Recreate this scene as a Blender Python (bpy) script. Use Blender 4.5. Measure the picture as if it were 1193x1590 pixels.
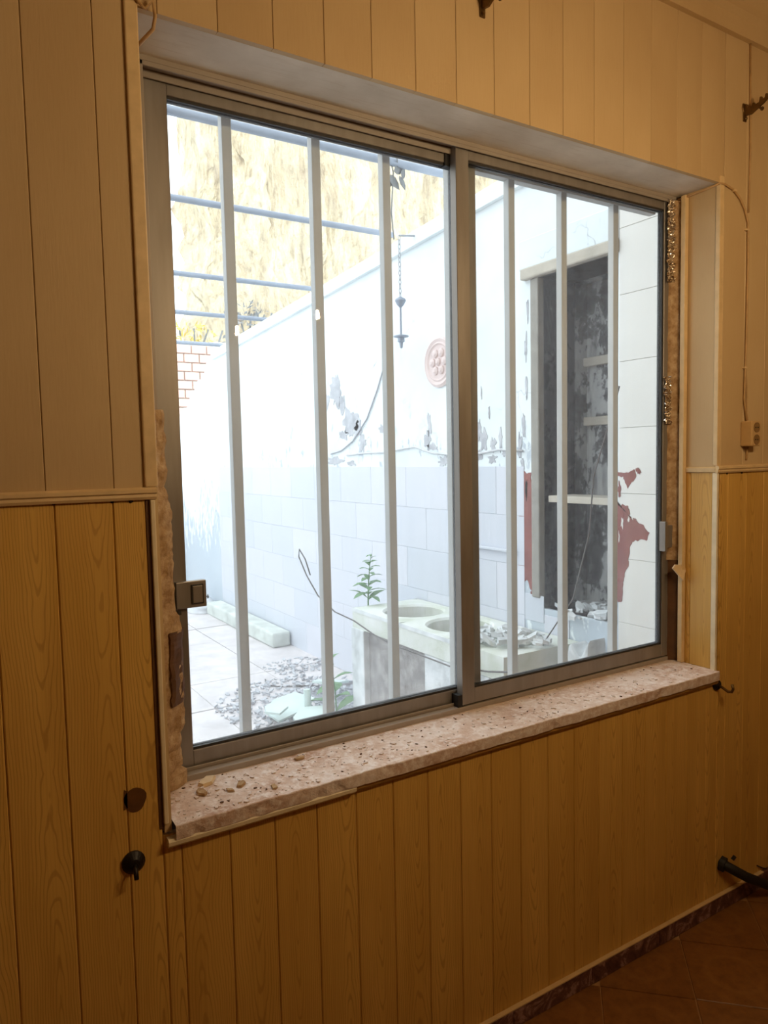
import bpy, bmesh, math, random
from mathutils import Vector, Matrix, noise
random.seed(7)
S = bpy.context.scene
for o in list(bpy.data.objects): bpy.data.objects.remove(o)
COL = S.collection

# ------------------------------------------------------------------ camera
# x runs along the window wall, y out into the courtyard, z up; room floor is z = 0
CAM = Vector((-0.404, -1.409, 1.530)); FPX = 1131.745
YAW, PITCH, ROLL = 0.5559, -0.0733, -0.0208
fw = Vector((math.sin(YAW)*math.cos(PITCH), math.cos(YAW)*math.cos(PITCH), math.sin(PITCH)))
rt0 = Vector((math.cos(YAW), -math.sin(YAW), 0)); up0 = rt0.cross(fw)
rt = math.cos(ROLL)*rt0 + math.sin(ROLL)*up0; up = -math.sin(ROLL)*rt0 + math.cos(ROLL)*up0
cd = bpy.data.cameras.new('camera'); cam = bpy.data.objects.new('camera', cd); COL.objects.link(cam)
cd.sensor_fit = 'VERTICAL'; cd.sensor_height = 24.0; cd.lens = FPX/1590*24.0
cd.clip_start = 0.02; cd.clip_end = 200
m = Matrix((rt, up, -fw)).transposed().to_4x4(); m.translation = CAM; cam.matrix_world = m
S.camera = cam
# ------------------------------------------------------------------ world, sun, exposure
w = bpy.data.worlds.new('sky'); S.world = w; w.use_nodes = True
bg = w.node_tree.nodes['Background']; bg.inputs[0].default_value = (0.89, 0.95, 1.0, 1); bg.inputs[1].default_value = 2.9
sd = bpy.data.lights.new('sun', 'SUN'); sd.energy = 2.3; sd.angle = math.radians(1.0); sd.color = (1, .97, .92)
sun = bpy.data.objects.new('sun', sd); COL.objects.link(sun)
sun.rotation_euler = Vector((0.15, 0.80, -0.55)).to_track_quat('-Z', 'Y').to_euler(); sun.location = (0, -6, 9)
BULB = 6600.0
S.view_settings.view_transform = 'Standard'; S.view_settings.look = 'None'
S.view_settings.exposure = 0.0; S.view_settings.gamma = 1.0; S.view_settings.use_curve_mapping = False

# ------------------------------------------------------------------ helpers
def pix(axis, v, px, py):
    """survey helper: where the sight line of a photo point meets the plane x|y|z = v"""
    d = fw + rt*((px-596.5)/FPX) + up*((795-py)/FPX)
    return CAM + d*((v-CAM[axis])/d[axis])
def srgb(r, g, b):
    f = lambda c: (c/255/12.92) if c/255 <= .04045 else ((c/255+.055)/1.055)**2.4
    return (f(r), f(g), f(b), 1)
class MB:
    def __init__(s): s.v = []; s.f = []
    def box(s, x0, x1, y0, y1, z0, z1):
        n = len(s.v)
        s.v += [(x0,y0,z0),(x1,y0,z0),(x1,y1,z0),(x0,y1,z0),(x0,y0,z1),(x1,y0,z1),(x1,y1,z1),(x0,y1,z1)]
        s.f += [tuple(n+i for i in q) for q in ((0,3,2,1),(4,5,6,7),(0,1,5,4),(1,2,6,5),(2,3,7,6),(3,0,4,7))]
        return s
    def prism(s, pts, h, fn):
        """closed outline pts (2-D) swept by h; fn(u, v, w) -> 3-D"""
        n = len(s.v); k = len(pts)
        s.v += [tuple(fn(u, v, 0)) for u, v in pts] + [tuple(fn(u, v, h)) for u, v in pts]
        s.f += [tuple(n+i for i in range(k))[::-1], tuple(n+k+i for i in range(k))]
        s.f += [(n+i, n+(i+1) % k, n+k+(i+1) % k, n+k+i) for i in range(k)]
        return s
    def tube(s, pts, r, seg=8, closed=False):
        pts = [Vector(p) for p in pts]; rs = r if isinstance(r, (list, tuple)) else [r]*len(pts)
        n0 = len(s.v); N = len(pts); prev = None
        for i, p in enumerate(pts):
            a = pts[(i-1) % N] if (closed or i > 0) else p; b = pts[(i+1) % N] if (closed or i < N-1) else p
            t = (b-a).normalized()
            q = prev if prev is not None else (Vector((0, 0, 1)) if abs(t.z) < .9 else Vector((1, 0, 0)))
            e1 = (q - t*q.dot(t)).normalized(); prev = e1; e2 = t.cross(e1)
            for k in range(seg):
                a_ = 2*math.pi*k/seg; s.v.append(tuple(p + (e1*math.cos(a_)+e2*math.sin(a_))*rs[i]))
        for i in range(N if closed else N-1):
            for k in range(seg):
                j = (i+1) % N
                s.f.append((n0+i*seg+k, n0+i*seg+(k+1) % seg, n0+j*seg+(k+1) % seg, n0+j*seg+k))
        if not closed:
            s.f.append(tuple(n0+k for k in range(seg))[::-1]); s.f.append(tuple(n0+(N-1)*seg+k for k in range(seg)))
        return s
    def lathe(s, prof, c, ax=(0, 0, 1), seg=24):
        """prof: (radius, height) from c along ax"""
        ax = Vector(ax).normalized(); e1 = ax.orthogonal().normalized(); e2 = ax.cross(e1); c = Vector(c); n0 = len(s.v)
        for r, h in prof:
            for k in range(seg):
                a = 2*math.pi*k/seg; s.v.append(tuple(c+ax*h+(e1*math.cos(a)+e2*math.sin(a))*r))
        for i in range(len(prof)-1):
            for k in range(seg):
                s.f.append((n0+i*seg+k, n0+i*seg+(k+1) % seg, n0+(i+1)*seg+(k+1) % seg, n0+(i+1)*seg+k))
        s.f.append(tuple(n0+k for k in range(seg))[::-1]); s.f.append(tuple(n0+(len(prof)-1)*seg+k for k in range(seg)))
        return s
    def grid(s, nu, nv, fn):
        n0 = len(s.v)
        for i in range(nu+1):
            for j in range(nv+1): s.v.append(tuple(fn(i/nu, j/nv)))
        for i in range(nu):
            for j in range(nv):
                a = n0+i*(nv+1)+j; s.f.append((a, a+nv+1, a+nv+2, a+1))
        return s
    def mesh(s, name):
        me = bpy.data.meshes.new(name); me.from_pydata(s.v, [], s.f); me.update()
        bm = bmesh.new(); bm.from_mesh(me); bmesh.ops.recalc_face_normals(bm, faces=bm.faces); bm.to_mesh(me); bm.free()
        return me
    def build(s, name, mat, parent=None, smooth=False, bevel=0, origin=None, seg=2):
        if origin is not None:
            s.v = [tuple(Vector(v)-Vector(origin)) for v in s.v]
        me = s.mesh(name); o = bpy.data.objects.new(name, me); COL.objects.link(o)
        me.materials.append(mat)
        if origin is not None: o.location = origin
        if parent is not None:
            o.parent = parent
            if parent.type == 'EMPTY' or parent.location.length > 0:
                o.location = o.location - world_loc(parent)
        if smooth: me.polygons.foreach_set('use_smooth', [True]*len(me.polygons))
        if bevel:
            b = o.modifiers.new('bevel', 'BEVEL'); b.width = bevel; b.segments = seg; b.limit_method = 'ANGLE'; b.angle_limit = math.radians(40)
        return o
def world_loc(o):
    l = o.location.copy()
    while o.parent: o = o.parent; l += o.location
    return l
def shade_auto(o, ang=35):
    me = o.data; me.polygons.foreach_set('use_smooth', [True]*len(me.polygons))
    bm = bmesh.new(); bm.from_mesh(me)
    for e in bm.edges:
        if len(e.link_faces) == 2 and e.calc_face_angle(0) > math.radians(ang): e.smooth = False
    bm.to_mesh(me); bm.free()
def empty(name, loc):
    o = bpy.data.objects.new(name, None); COL.objects.link(o); o.location = loc; o.empty_display_size = .05; return o
def tag(o, label=None, cat=None, group=None, kind=None):
    if label: o['label'] = label
    if cat: o['category'] = cat
    if group: o['group'] = group
    if kind: o['kind'] = kind
    return o
def struct(o): o['kind'] = 'structure'; return o

# ------------------------------------------------------------------ materials
class NT:
    def __init__(s, name):
        s.m = bpy.data.materials.new(name); s.m.use_nodes = True; s.t = s.m.node_tree; s.t.nodes.clear()
        s.out = s.t.nodes.new('ShaderNodeOutputMaterial')
    def n(s, typ, **kw):
        nd = s.t.nodes.new('ShaderNode'+typ)
        for k, v in kw.items():
            if k.startswith('_'): setattr(nd, k[1:], v)
            else:
                key = int(k[1:]) if (k[0] == 'i' and k[1:].isdigit()) else k.replace('__', ' ')
                if isinstance(v, bpy.types.NodeSocket): s.t.links.new(v, nd.inputs[key])
                else: nd.inputs[key].default_value = v
        return nd
    def math(s, op, a, b=0.0, clamp=False):
        nd = s.n('Math', _operation=op, _use_clamp=clamp)
        for i, v in enumerate((a, b)):
            if isinstance(v, bpy.types.NodeSocket): s.t.links.new(v, nd.inputs[i])
            else: nd.inputs[i].default_value = v
        return nd.outputs[0]
    def ramp(s, fac, stops):
        nd = s.n('ValToRGB'); s.t.links.new(fac, nd.inputs[0]); cr = nd.color_ramp
        while len(cr.elements) < len(stops): cr.elements.new(.5)
        for e, (p_, c) in zip(cr.elements, stops):
            e.position = p_; e.color = c if isinstance(c, (tuple, list)) else (c, c, c, 1)
        return nd.outputs[0]
    def mix(s, fac, a, b, blend='MIX'):
        nd = s.n('Mix', _data_type='RGBA', _blend_type=blend)
        for i, v in ((0, fac), (6, a), (7, b)):
            if isinstance(v, bpy.types.NodeSocket): s.t.links.new(v, nd.inputs[i])
            else: nd.inputs[i].default_value = v
        return nd.outputs[2]
    def coords(s, scale=(1, 1, 1), kind='Object', rnd=0):
        tc = s.n('TexCoord').outputs[kind]
        if kind == 'World': pass
        mp = s.n('Mapping'); s.t.links.new(tc, mp.inputs[0]); mp.inputs['Scale'].default_value = scale
        v = mp.outputs[0]
        if rnd:
            oi = s.n('ObjectInfo').outputs['Random']; k = s.math('MULTIPLY', oi, rnd)
            cx = s.n('CombineXYZ', X=k, Y=k, Z=k).outputs[0]
            va = s.n('VectorMath', _operation='ADD'); s.t.links.new(v, va.inputs[0]); s.t.links.new(cx, va.inputs[1]); v = va.outputs[0]
        return v
    def world(s, scale=(1, 1, 1)):
        g = s.n('NewGeometry').outputs['Position']; mp = s.n('Mapping'); s.t.links.new(g, mp.inputs[0]); mp.inputs['Scale'].default_value = scale
        return mp.outputs[0]
    def noise(s, v, scale, detail=4, rough=.55, dist=0):
        nd = s.n('TexNoise', Scale=scale, Detail=detail, Roughness=rough, Distortion=dist); s.t.links.new(v, nd.inputs['Vector']); return nd.outputs['Fac']
    def finish(s, col, rough=.6, metal=0, bump=None, bstr=.2, bdist=.002, spec=.5):
        b = s.n('BsdfPrincipled'); 
        for k, v in (('Base Color', col), ('Roughness', rough), ('Metallic', metal), ('Specular IOR Level', spec)):
            if isinstance(v, bpy.types.NodeSocket): s.t.links.new(v, b.inputs[k])
            else: b.inputs[k].default_value = v
        if bump is not None:
            bp = s.n('Bump', Strength=bstr, Distance=bdist); s.t.links.new(bump, bp.inputs['Height']); s.t.links.new(bp.outputs[0], b.inputs['Normal'])
        s.t.links.new(b.outputs[0], s.out.inputs[0]); return s.m
def simple(name, col, rough=.6, metal=0, var=.12, scale=20, bstr=.15, spec=.5):
    t = NT(name); v = t.coords(rnd=11); nz = t.noise(v, scale)
    d = tuple(c*(1-var*1.6) for c in col[:3])+(1,); l = tuple(min(1, c*(1+var)) for c in col[:3])+(1,)
    return t.finish(t.ramp(nz, [(.25, d), (.75, l)]), rough, metal, nz, bstr, .002, spec)

def mat_cream():
    t = NT('cream painted boards'); v = t.coords((1, 1, .6), rnd=13)
    n1 = t.noise(v, 3, 3); n2 = t.noise(t.coords((60, 60, 5), rnd=5), 4, 3)
    oi = t.n('ObjectInfo').outputs['Random']
    c = t.ramp(n1, [(.3, srgb(188, 158, 114)), (.7, srgb(204, 176, 132))])
    c = t.mix(t.math('MULTIPLY', oi, .25), c, srgb(182, 152, 108))
    c = t.mix(t.ramp(n2, [(.5, 0.0), (.8, .10)]), c, srgb(160, 125, 80))
    return t.finish(c, .55, 0, n2, .25, .0008, .35)
def mat_wood():
    t = NT('wood grain panels'); tc = t.n('TexCoord').outputs['Object']; sx = t.n('SeparateXYZ', i0=tc)
    rnd = t.n('ObjectInfo').outputs['Random']
    z = t.math('ADD', sx.outputs[2], t.math('MULTIPLY', rnd, 9.0))
    zp = t.math('PINGPONG', z, .52)
    x = t.math('ADD', sx.outputs[0], t.math('MULTIPLY', t.math('SUBTRACT', t.math('FRACT', t.math('MULTIPLY', rnd, 57.0)), .5), .05))
    nv = t.n('CombineXYZ', X=t.math('MULTIPLY', sx.outputs[0], 9.0), Y=0.0, Z=t.math('MULTIPLY', z, 3.0)).outputs[0]
    nz = t.noise(nv, 1.6, 3, .5)
    nz2 = t.noise(nv, 5.0, 2, .5)
    zz = t.math('MULTIPLY', zp, 1.05)
    xx = t.math('MULTIPLY', x, 17.0)
    r = t.math('SQRT', t.math('ADD', t.math('MULTIPLY', xx, xx), t.math('MULTIPLY', zz, zz)))
    r = t.math('ADD', r, t.math('MULTIPLY', nz, .34)); r = t.math('ADD', r, t.math('MULTIPLY', nz2, .04))
    ring = t.math('SINE', t.math('MULTIPLY', r, 80.0))
    line = t.ramp(t.math('ADD', t.math('MULTIPLY', ring, .5), .5), [(.0, 0.0), (.78, .06), (.97, 1.0)])
    fine = t.noise(t.coords((320, 1, 4), rnd=7), 1.0, 2)
    broad = t.noise(t.coords((6, 1, 1.0), rnd=17), 2.0, 2)
    c = t.ramp(broad, [(.3, srgb(206, 160, 78)), (.7, srgb(222, 177, 93))])
    c = t.mix(t.math('MULTIPLY', line, .38), c, srgb(140, 94, 34))
    c = t.mix(t.ramp(fine, [(.45, 0.0), (.75, .22)]), c, srgb(150, 106, 48))
    c = t.mix(t.math('MULTIPLY', t.math('FRACT', t.math('MULTIPLY', rnd, 31.0)), .28), c, srgb(190, 142, 64))
    return t.finish(c, .42, 0, t.math('ADD', t.math('MULTIPLY', line, -.6), fine), .22, .0006, .45)
def mat_soffit():
    t = NT('chalky white paint'); v = t.world(); n1 = t.noise(v, 6, 5); n2 = t.noise(t.world((3, 40, 40)), 3, 3)
    c = t.ramp(n1, [(.3, srgb(196, 184, 166)), (.7, srgb(222, 212, 196))]); c = t.mix(t.ramp(n2, [(.55, 0.0), (.8, .3)]), c, srgb(170, 140, 100))
    return t.finish(c, .7, 0, n1, .2, .002)
def mat_alu():
    t = NT('dull anodised aluminium'); n = t.noise(t.coords((8, 8, 1)), 5, 3)
    c = t.ramp(n, [(.3, srgb(140, 132, 124)), (.7, srgb(156, 148, 140))])
    return t.finish(c, t.ramp(n, [(.3, .38), (.7, .5)]), .55, n, .08, .001)
def mat_glass(name, dust, streak):
    t = NT(name)
    v = t.coords((7, 7, .8)); n1 = t.noise(v, 3.0, 4); n2 = t.noise(t.coords((1, 1, 1)), 2.0, 3); n3 = t.noise(t.coords((60, 60, 60)), 3, 2)
    f = t.math('MULTIPLY', t.ramp(n1, [(.3, .55), (.75, 1.0)]), t.ramp(n2, [(.3, .6), (.7, 1.0)]))
    f = t.math('MULTIPLY', f, dust); f = t.math('ADD', f, t.math('MULTIPLY', t.ramp(n3, [(.62, 0.0), (.75, 1.0)]), streak))
    zz = t.n('SeparateXYZ', i0=t.world()).outputs[2]; low = t.math('MULTIPLY', t.math('SUBTRACT', 1.25, zz), 2.0, True)
    f = t.math('MULTIPLY', f, t.math('ADD', 1.0, t.math('MULTIPLY', low, .9)))
    tr = t.n('BsdfTransparent', Color=(.965, .985, .98, 1)); gl = t.n('BsdfGlossy', Color=(1, 1, 1, 1), Roughness=.0)
    geo = t.n('NewGeometry'); dt = t.n('VectorMath', _operation='DOT_PRODUCT'); t.t.links.new(geo.outputs['Normal'], dt.inputs[0]); t.t.links.new(geo.outputs['Incoming'], dt.inputs[1])
    c1 = t.math('SUBTRACT', 1.0, t.math('ABSOLUTE', dt.outputs['Value'])); fre = t.math('ADD', t.math('MULTIPLY', t.math('POWER', c1, 5.0), .9), .03)
    m1 = t.n('MixShader'); t.t.links.new(fre, m1.inputs[0]); t.t.links.new(tr.outputs[0], m1.inputs[1]); t.t.links.new(gl.outputs[0], m1.inputs[2])
    tl = t.n('BsdfTranslucent', Color=(.85, .86, .88, 1))
    m2 = t.n('MixShader'); t.t.links.new(f, m2.inputs[0]); t.t.links.new(m1.outputs[0], m2.inputs[1]); t.t.links.new(tl.outputs[0], m2.inputs[2])
    t.t.links.new(m2.outputs[0], t.out.inputs[0]); return t.m
def mat_sill():
    t = NT('dusty pink stone'); v = t.world(); n1 = t.noise(v, 9, 5, .65); n2 = t.noise(v, 55, 4, .7); vo = t.n('TexVoronoi', Scale=70.0, i0=v).outputs['Distance']
    c = t.ramp(n1, [(.3, srgb(186, 150, 128)), (.5, srgb(212, 188, 172)), (.7, srgb(226, 212, 204))])
    c = t.mix(t.ramp(n2, [(.46, 0.0), (.66, .85)]), c, srgb(236, 226, 220)); c = t.mix(t.ramp(n2, [(.22, .7), (.36, 0.0)]), c, srgb(120, 88, 66))
    return t.finish(c, .85, 0, t.math('ADD', n2, t.math('MULTIPLY', vo, .4)), .6, .004, .2)
def mat_plaster(name, c0, c1, c2, sc=14):
    t = NT(name); v = t.world(); n1 = t.noise(v, sc, 5, .65); n2 = t.noise(v, sc*6, 4, .7)
    c = t.ramp(n1, [(.32, c0), (.5, c1), (.68, c2)])
    return t.finish(c, .9, 0, t.math('ADD', n1, t.math('MULTIPLY', n2, .5)), .6, .006, .15)
def mat_courtwall():
    t = NT('peeling whitewash'); v = t.world(); sx = t.n('SeparateXYZ', i0=v)
    n1 = t.noise(v, 2.2, 6, .65); n2 = t.noise(t.world((1, 3, 1.2)), 5.5, 6, .7); n3 = t.noise(v, .8, 3)
    c = t.ramp(n1, [(.3, srgb(222, 232, 236)), (.7, srgb(243, 247, 248))])
    # flaking towards the damp foot of the paint, in patches of their own shape
    hgt = t.math('MULTIPLY', t.math('SUBTRACT', 2.15, sx.outputs[2]), .22, True)
    peel = t.math('ADD', n2, t.math('ADD', hgt, t.math('MULTIPLY', t.math('SUBTRACT', n3, .5), .5)))
    pm = t.ramp(peel, [(.715, 0.0), (.735, 1.0)])
    c = t.mix(t.math('MULTIPLY', pm, .75), c, srgb(176, 188, 200))
    vo = t.n('TexVoronoi', Scale=1.3, _feature='DISTANCE_TO_EDGE'); 
    dv = t.n('VectorMath', _operation='ADD'); t.t.links.new(v, dv.inputs[0]); nn = t.n('TexNoise', Scale=3.0, Detail=4.0); t.t.links.new(v, nn.inputs['Vector']); t.t.links.new(nn.outputs['Color'], dv.inputs[1]); t.t.links.new(dv.outputs[0], vo.inputs['Vector'])
    crack = t.math('MULTIPLY', t.ramp(vo.outputs['Distance'], [(.0, 1.0), (.007, 0.0)]), t.ramp(t.noise(v, 1.7, 2), [(.52, 0.0), (.6, .55)]))
    c = t.mix(crack, c, srgb(130, 140, 150))
    return t.finish(c, .85, 0, t.math('SUBTRACT', n1, pm), .3, .006, .15)
def mat_walltile():
    t = NT('pale lilac tile'); oi = t.n('ObjectInfo').outputs['Random']; n = t.noise(t.world((1, 5, .6)), 5, 3)
    c = t.ramp(oi, [(0, srgb(204, 209, 219)), (1, srgb(216, 217, 226))]); c = t.mix(t.ramp(n, [(.4, 0.0), (.75, .3)]), c, srgb(192, 200, 210))
    return t.finish(c, .4, 0, n, .05, .002)
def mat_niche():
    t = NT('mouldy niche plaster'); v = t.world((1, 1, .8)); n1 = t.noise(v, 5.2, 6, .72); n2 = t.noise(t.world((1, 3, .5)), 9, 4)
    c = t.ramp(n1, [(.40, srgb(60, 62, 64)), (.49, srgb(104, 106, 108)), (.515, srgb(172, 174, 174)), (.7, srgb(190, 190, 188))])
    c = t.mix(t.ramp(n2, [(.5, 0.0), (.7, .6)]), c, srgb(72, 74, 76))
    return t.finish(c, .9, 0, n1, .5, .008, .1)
def mat_rock():
    t = NT('streaked ochre rock'); v = t.world((1, 1, .33)); n1 = t.noise(v, 1.7, 8, .7, .5); n2 = t.noise(t.world((2.2, 2.2, .28)), 3.6, 6, .72); n3 = t.noise(v, 8, 5, .7)
    c = t.ramp(n1, [(.30, srgb(168, 156, 138)), (.45, srgb(210, 196, 166)), (.58, srgb(228, 216, 186)), (.75, srgb(238, 230, 204))])
    c = t.mix(t.ramp(n2, [(.48, 0.0), (.64, .6)]), c, srgb(158, 138, 112)); c = t.mix(t.ramp(n3, [(.54, 0.0), (.68, .5)]), c, srgb(136, 124, 108))
    return t.finish(c, .95, 0, t.math('ADD', n1, n3), 1.0, .15, .05)
def mat_marble():
    t = NT('dark purple marble'); v = t.world(); n1 = t.noise(v, 14, 6, .7, 1.5)
    c = t.ramp(n1, [(.38, srgb(66, 38, 34)), (.52, srgb(108, 72, 64)), (.6, srgb(168, 132, 124)), (.68, srgb(92, 60, 54))])
    return t.finish(c, .35, 0)
def mat_floor():
    t = NT('brown glazed floor tile'); tc = t.n('TexCoord').outputs['Object']; sx = t.n('SeparateXYZ', i0=tc)
    r = t.math('SQRT', t.math('ADD', t.math('POWER', sx.outputs[0], 2.0), t.math('POWER', sx.outputs[1], 2.0)))
    ring = t.ramp(t.math('ABSOLUTE', t.math('SUBTRACT', r, .075)), [(.0, 1.0), (.012, 0.0)])
    n1 = t.noise(t.world(), 26, 5, .7); n2 = t.noise(t.world(), 5, 3)
    c = t.ramp(n1, [(.3, srgb(112, 70, 32)), (.7, srgb(146, 98, 50))]); c = t.mix(t.math('MULTIPLY', ring, .25), c, srgb(160, 112, 60))
    c = t.mix(t.ramp(n2, [(.45, 0.0), (.7, .35)]), c, srgb(96, 58, 26))
    return t.finish(c, t.ramp(n1, [(.3, .28), (.7, .5)]), 0, n1, .12, .001)
def mat_paving():
    t = NT('pale stone paving'); oi = t.n('ObjectInfo').outputs['Random']; v = t.world(); n1 = t.noise(v, 4, 6, .7); n2 = t.noise(v, 30, 4, .7)
    c = t.ramp(n1, [(.3, srgb(196, 190, 190)), (.65, srgb(226, 220, 220))]); c = t.mix(t.ramp(n2, [(.5, 0.0), (.75, .5)]), c, srgb(168, 166, 172))
    c = t.mix(t.math('MULTIPLY', oi, .15), c, srgb(180, 176, 180))
    return t.finish(c, .8, 0, n2, .4, .004)
def mat_emit(name, col, e):
    t = NT(name); em = t.n('Emission', Color=col, Strength=e); t.t.links.new(em.outputs[0], t.out.inputs[0]); return t.m

M = dict(cream=mat_cream(), wood=mat_wood(), soffit=mat_soffit(), alu=mat_alu(), sill=mat_sill(), courtwall=mat_courtwall(), walltile=mat_walltile(),
    niche=mat_niche(), rock=mat_rock(), marble=mat_marble(), floor=mat_floor(), paving=mat_paving(),
    glass_l=mat_glass('dusty glass', .085, .02), glass_r=mat_glass('glass', .065, .015),
    creamtrim=simple('cream trim', srgb(214, 184, 136), .5, 0, .08, 30), palebead=simple('pale corner bead', srgb(226, 208, 172), .45, 0, .08, 30),
    woodtrim=simple('brown wood trim', srgb(176, 130, 62), .5, 0, .15, 30), backing=simple('dark backing', srgb(104, 72, 36), .9, 0, .2, 10),
    plaster=mat_plaster('crumbling plaster', srgb(148, 114, 78), srgb(178, 146, 108), srgb(202, 174, 138), 40),
    white_plaster=mat_plaster('white rubble plaster', srgb(186, 190, 192), srgb(216, 220, 222), srgb(232, 234, 236), 8),
    rough=mat_plaster('rough grey render', srgb(168, 170, 176), srgb(190, 192, 198), srgb(208, 210, 214), 10),
    darkwood=simple('dark bare wood', srgb(92, 58, 24), .7, 0, .2, 25), brass=simple('tarnished brass', srgb(112, 84, 46), .4, .7, .25, 40),
    black=simple('black iron', srgb(34, 28, 24), .45, .5, .2, 40), blackrub=simple('black rubber', srgb(24, 21, 20), .6, 0, .2, 30),
    ivory=simple('ivory plastic', srgb(196, 160, 108), .4, 0, .05, 30), hole=simple('socket well', srgb(142, 108, 64), .6, 0, .1, 30),
    cable=simple('painted cable', srgb(186, 148, 98), .55, 0, .12, 40), greycable=simple('grey cable', srgb(98, 94, 92), .6, 0, .1, 40),
    foil=simple('crumpled foil', srgb(226, 214, 196), .22, 1, .05, 30), bar=simple('pale grey painted steel', srgb(190, 190, 187), .5, .0, .06, 8),
    pipe=simple('galvanised blue grey pipe', srgb(150, 160, 176), .5, .3, .1, 10), bluestone=simple('pale green stone', srgb(206, 212, 206), .8, 0, .16, 8),
    brick=simple('red brick', srgb(220, 184, 170), .9, 0, .15, 12), beige=simple('beige cement', srgb(190, 182, 168), .85, 0, .1, 14),
    moss=mat_plaster('mossy concrete', srgb(196, 202, 186), srgb(214, 218, 210), srgb(226, 228, 225), 6),
    leaf=simple('weed leaf', srgb(112, 150, 104), .6, 0, .2, 20), dry=simple('dead leaf', srgb(120, 124, 126), .8, 0, .2, 20), yellow=simple('yellowed leaves', srgb(214, 190, 84), .7, 0, .2, 20),
    plate=simple('pinkish glazed clay', srgb(222, 202, 198), .5, 0, .06, 25), rust=simple('rusty red render', srgb(140, 84, 78), .9, 0, .15, 14),
    mint=simple('pale mint tile', srgb(208, 224, 220), .35, 0, .06, 10), rag=simple('white rag', srgb(216, 218, 222), .9, 0, .08, 20),
    grout=simple('pale floor grout', srgb(172, 128, 84), .9, 0, .1, 30), whitetile=simple('warm lit white tile', srgb(226, 223, 216), .45, 0, .04, 3), roughdark=mat_plaster('stained grey render', srgb(128, 124, 122), srgb(154, 150, 148), srgb(178, 174, 172), 12), post=simple('grey beige cement', srgb(152, 148, 140), .85, 0, .14, 18), alu_frame=simple('pale aluminium track', srgb(162, 150, 138), .5, .2, .06, 9), palewire=simple('pale grey wire', srgb(168, 172, 180), .6, 0, .1, 40), dust=simple('plaster dust', srgb(222, 206, 196), .9, 0, .1, 60), ceiling=simple('ceiling paint', srgb(214, 190, 150), .8, 0, .05, 3), roomwall=simple('room wall paint', srgb(150, 116, 74), .8, 0, .05, 3),  # whitetile: the warm light on these tiles is put into the colour
    gasket=simple('dark gasket', srgb(46, 42, 38), .6, 0, .1, 30), paper=simple('torn lining paper', srgb(222, 196, 158), .8, 0, .1, 30),
    glue=simple('old brown glue', srgb(96, 58, 16), .6, 0, .2, 60), house=simple('sun block render', srgb(205, 205, 205), .9, 0, .05, 3))

# ------------------------------------------------------------------ key levels of the window wall
XL, XR = -0.037, 1.718            # opening sides
ZS, ZH = 0.825, 2.358             # sill top, soffit
ZRAIL, ZBASE, ZCOR, ZCEIL = 1.473, 0.058, 2.805, 2.97
X0, X1, YB = -1.7, 2.6, -4.2      # room extents
WT = 0.25                         # wall thickness
XW, ZG = 2.2, -0.08               # courtyard side wall, courtyard ground

# ------------------------------------------------------------------ room shell
wf = struct(MB().box(X0, XL-.014, .014, WT, -.3, 3.1).box(XR+.014, X1, .014, .192, -.3, 3.1).box(XR+.075, X1, .192, WT, -.3, 3.1).box(XL-.014, XR+.014, .014, WT, ZH+.012, 3.1).box(XL-.014, XR+.014, .014, WT, -.3, ZS-.035).build('wall_front', M['backing']))
# boards: profile with eased edges; each one an object of its own
def board(name, x0, x1, z0, z1, mat, ch=.0022, gap=.0004, th=.014):
    a, b = x0+gap-(x0+x1)/2, x1-gap-(x0+x1)/2
    prof = [(a, th), (a, ch), (a+ch, 0), (b-ch, 0), (b, ch), (b, th)]
    mb = MB().prism(prof, z1-z0, lambda u, v, w_: (u, v, w_))
    o = mb.build(name, mat, wf); o.location = ((x0+x1)/2, 0, z0); return o
def boards(name, phase, pitch, z0, z1, xa, xb, mat, **kw):
    i = math.floor((xa-phase)/pitch)
    while phase+i*pitch < xb-.002:
        a, b = max(xa, phase+i*pitch), min(xb, phase+(i+1)*pitch)
        if b-a > .008: board(name, a, b, z0, z1, mat, **kw)
        i += 1
boards('painted_board', 0, .116, ZRAIL, ZCOR+.02, X0, XL-.022, M['cream'], ch=.0013)
boards('painted_board', 0, .116, ZH, ZCOR+.02, XL-.022, XR+.02, M['cream'], ch=.0013)
boards('painted_board', 0, .116, ZRAIL, ZCOR+.02, XR+.02, X1, M['cream'], ch=.0013)
boards('wood_panel', -.3195, .1, ZBASE-.01, ZRAIL-.004, X0, XL-.018, M['wood'])
boards('wood_panel', -.3195, .1, ZBASE-.01, .80, XL-.018, XR+.02, M['wood'])
boards('wood_panel', -.3195, .1, ZBASE-.01, ZRAIL-.004, XR+.02, X1, M['wood'])
# reveal linings
MB().box(XL, XR, .0142, .150, ZH, ZH+.0119).build('soffit_lining', M['soffit'], wf)
MB().box(XR, XR+.0139, .0, .125, ZRAIL, ZH).build('jamb_lining', M['cream'], wf)
jl = board('wood_panel', 0, .092, ZS, ZRAIL, M['wood'], th=.014); jl.rotation_euler = (0, 0, -math.pi/2); jl.location = (XR, .046, ZS)
jl2 = board('wood_panel', 0, .032, ZS, ZRAIL, M['wood'], th=.014); jl2.rotation_euler = (0, 0, -math.pi/2); jl2.location = (XR, .108, ZS)
MB().box(XL-.0139, XL, .0, .19, ZS-.02, ZH).build('jamb_lining', M['cream'], wf)
# nail heads along the top of the panels
for px, py in ((83, 781), (174, 778), (203, 778), (1129, 735), (1152, 734)):
    c = pix(1, 0, px, py); MB().lathe([(.004, .002), (.004, -.0015), (.002, -.003)], c, (0, 1, 0), 8).build('nail_head', M['black'], wf)
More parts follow.
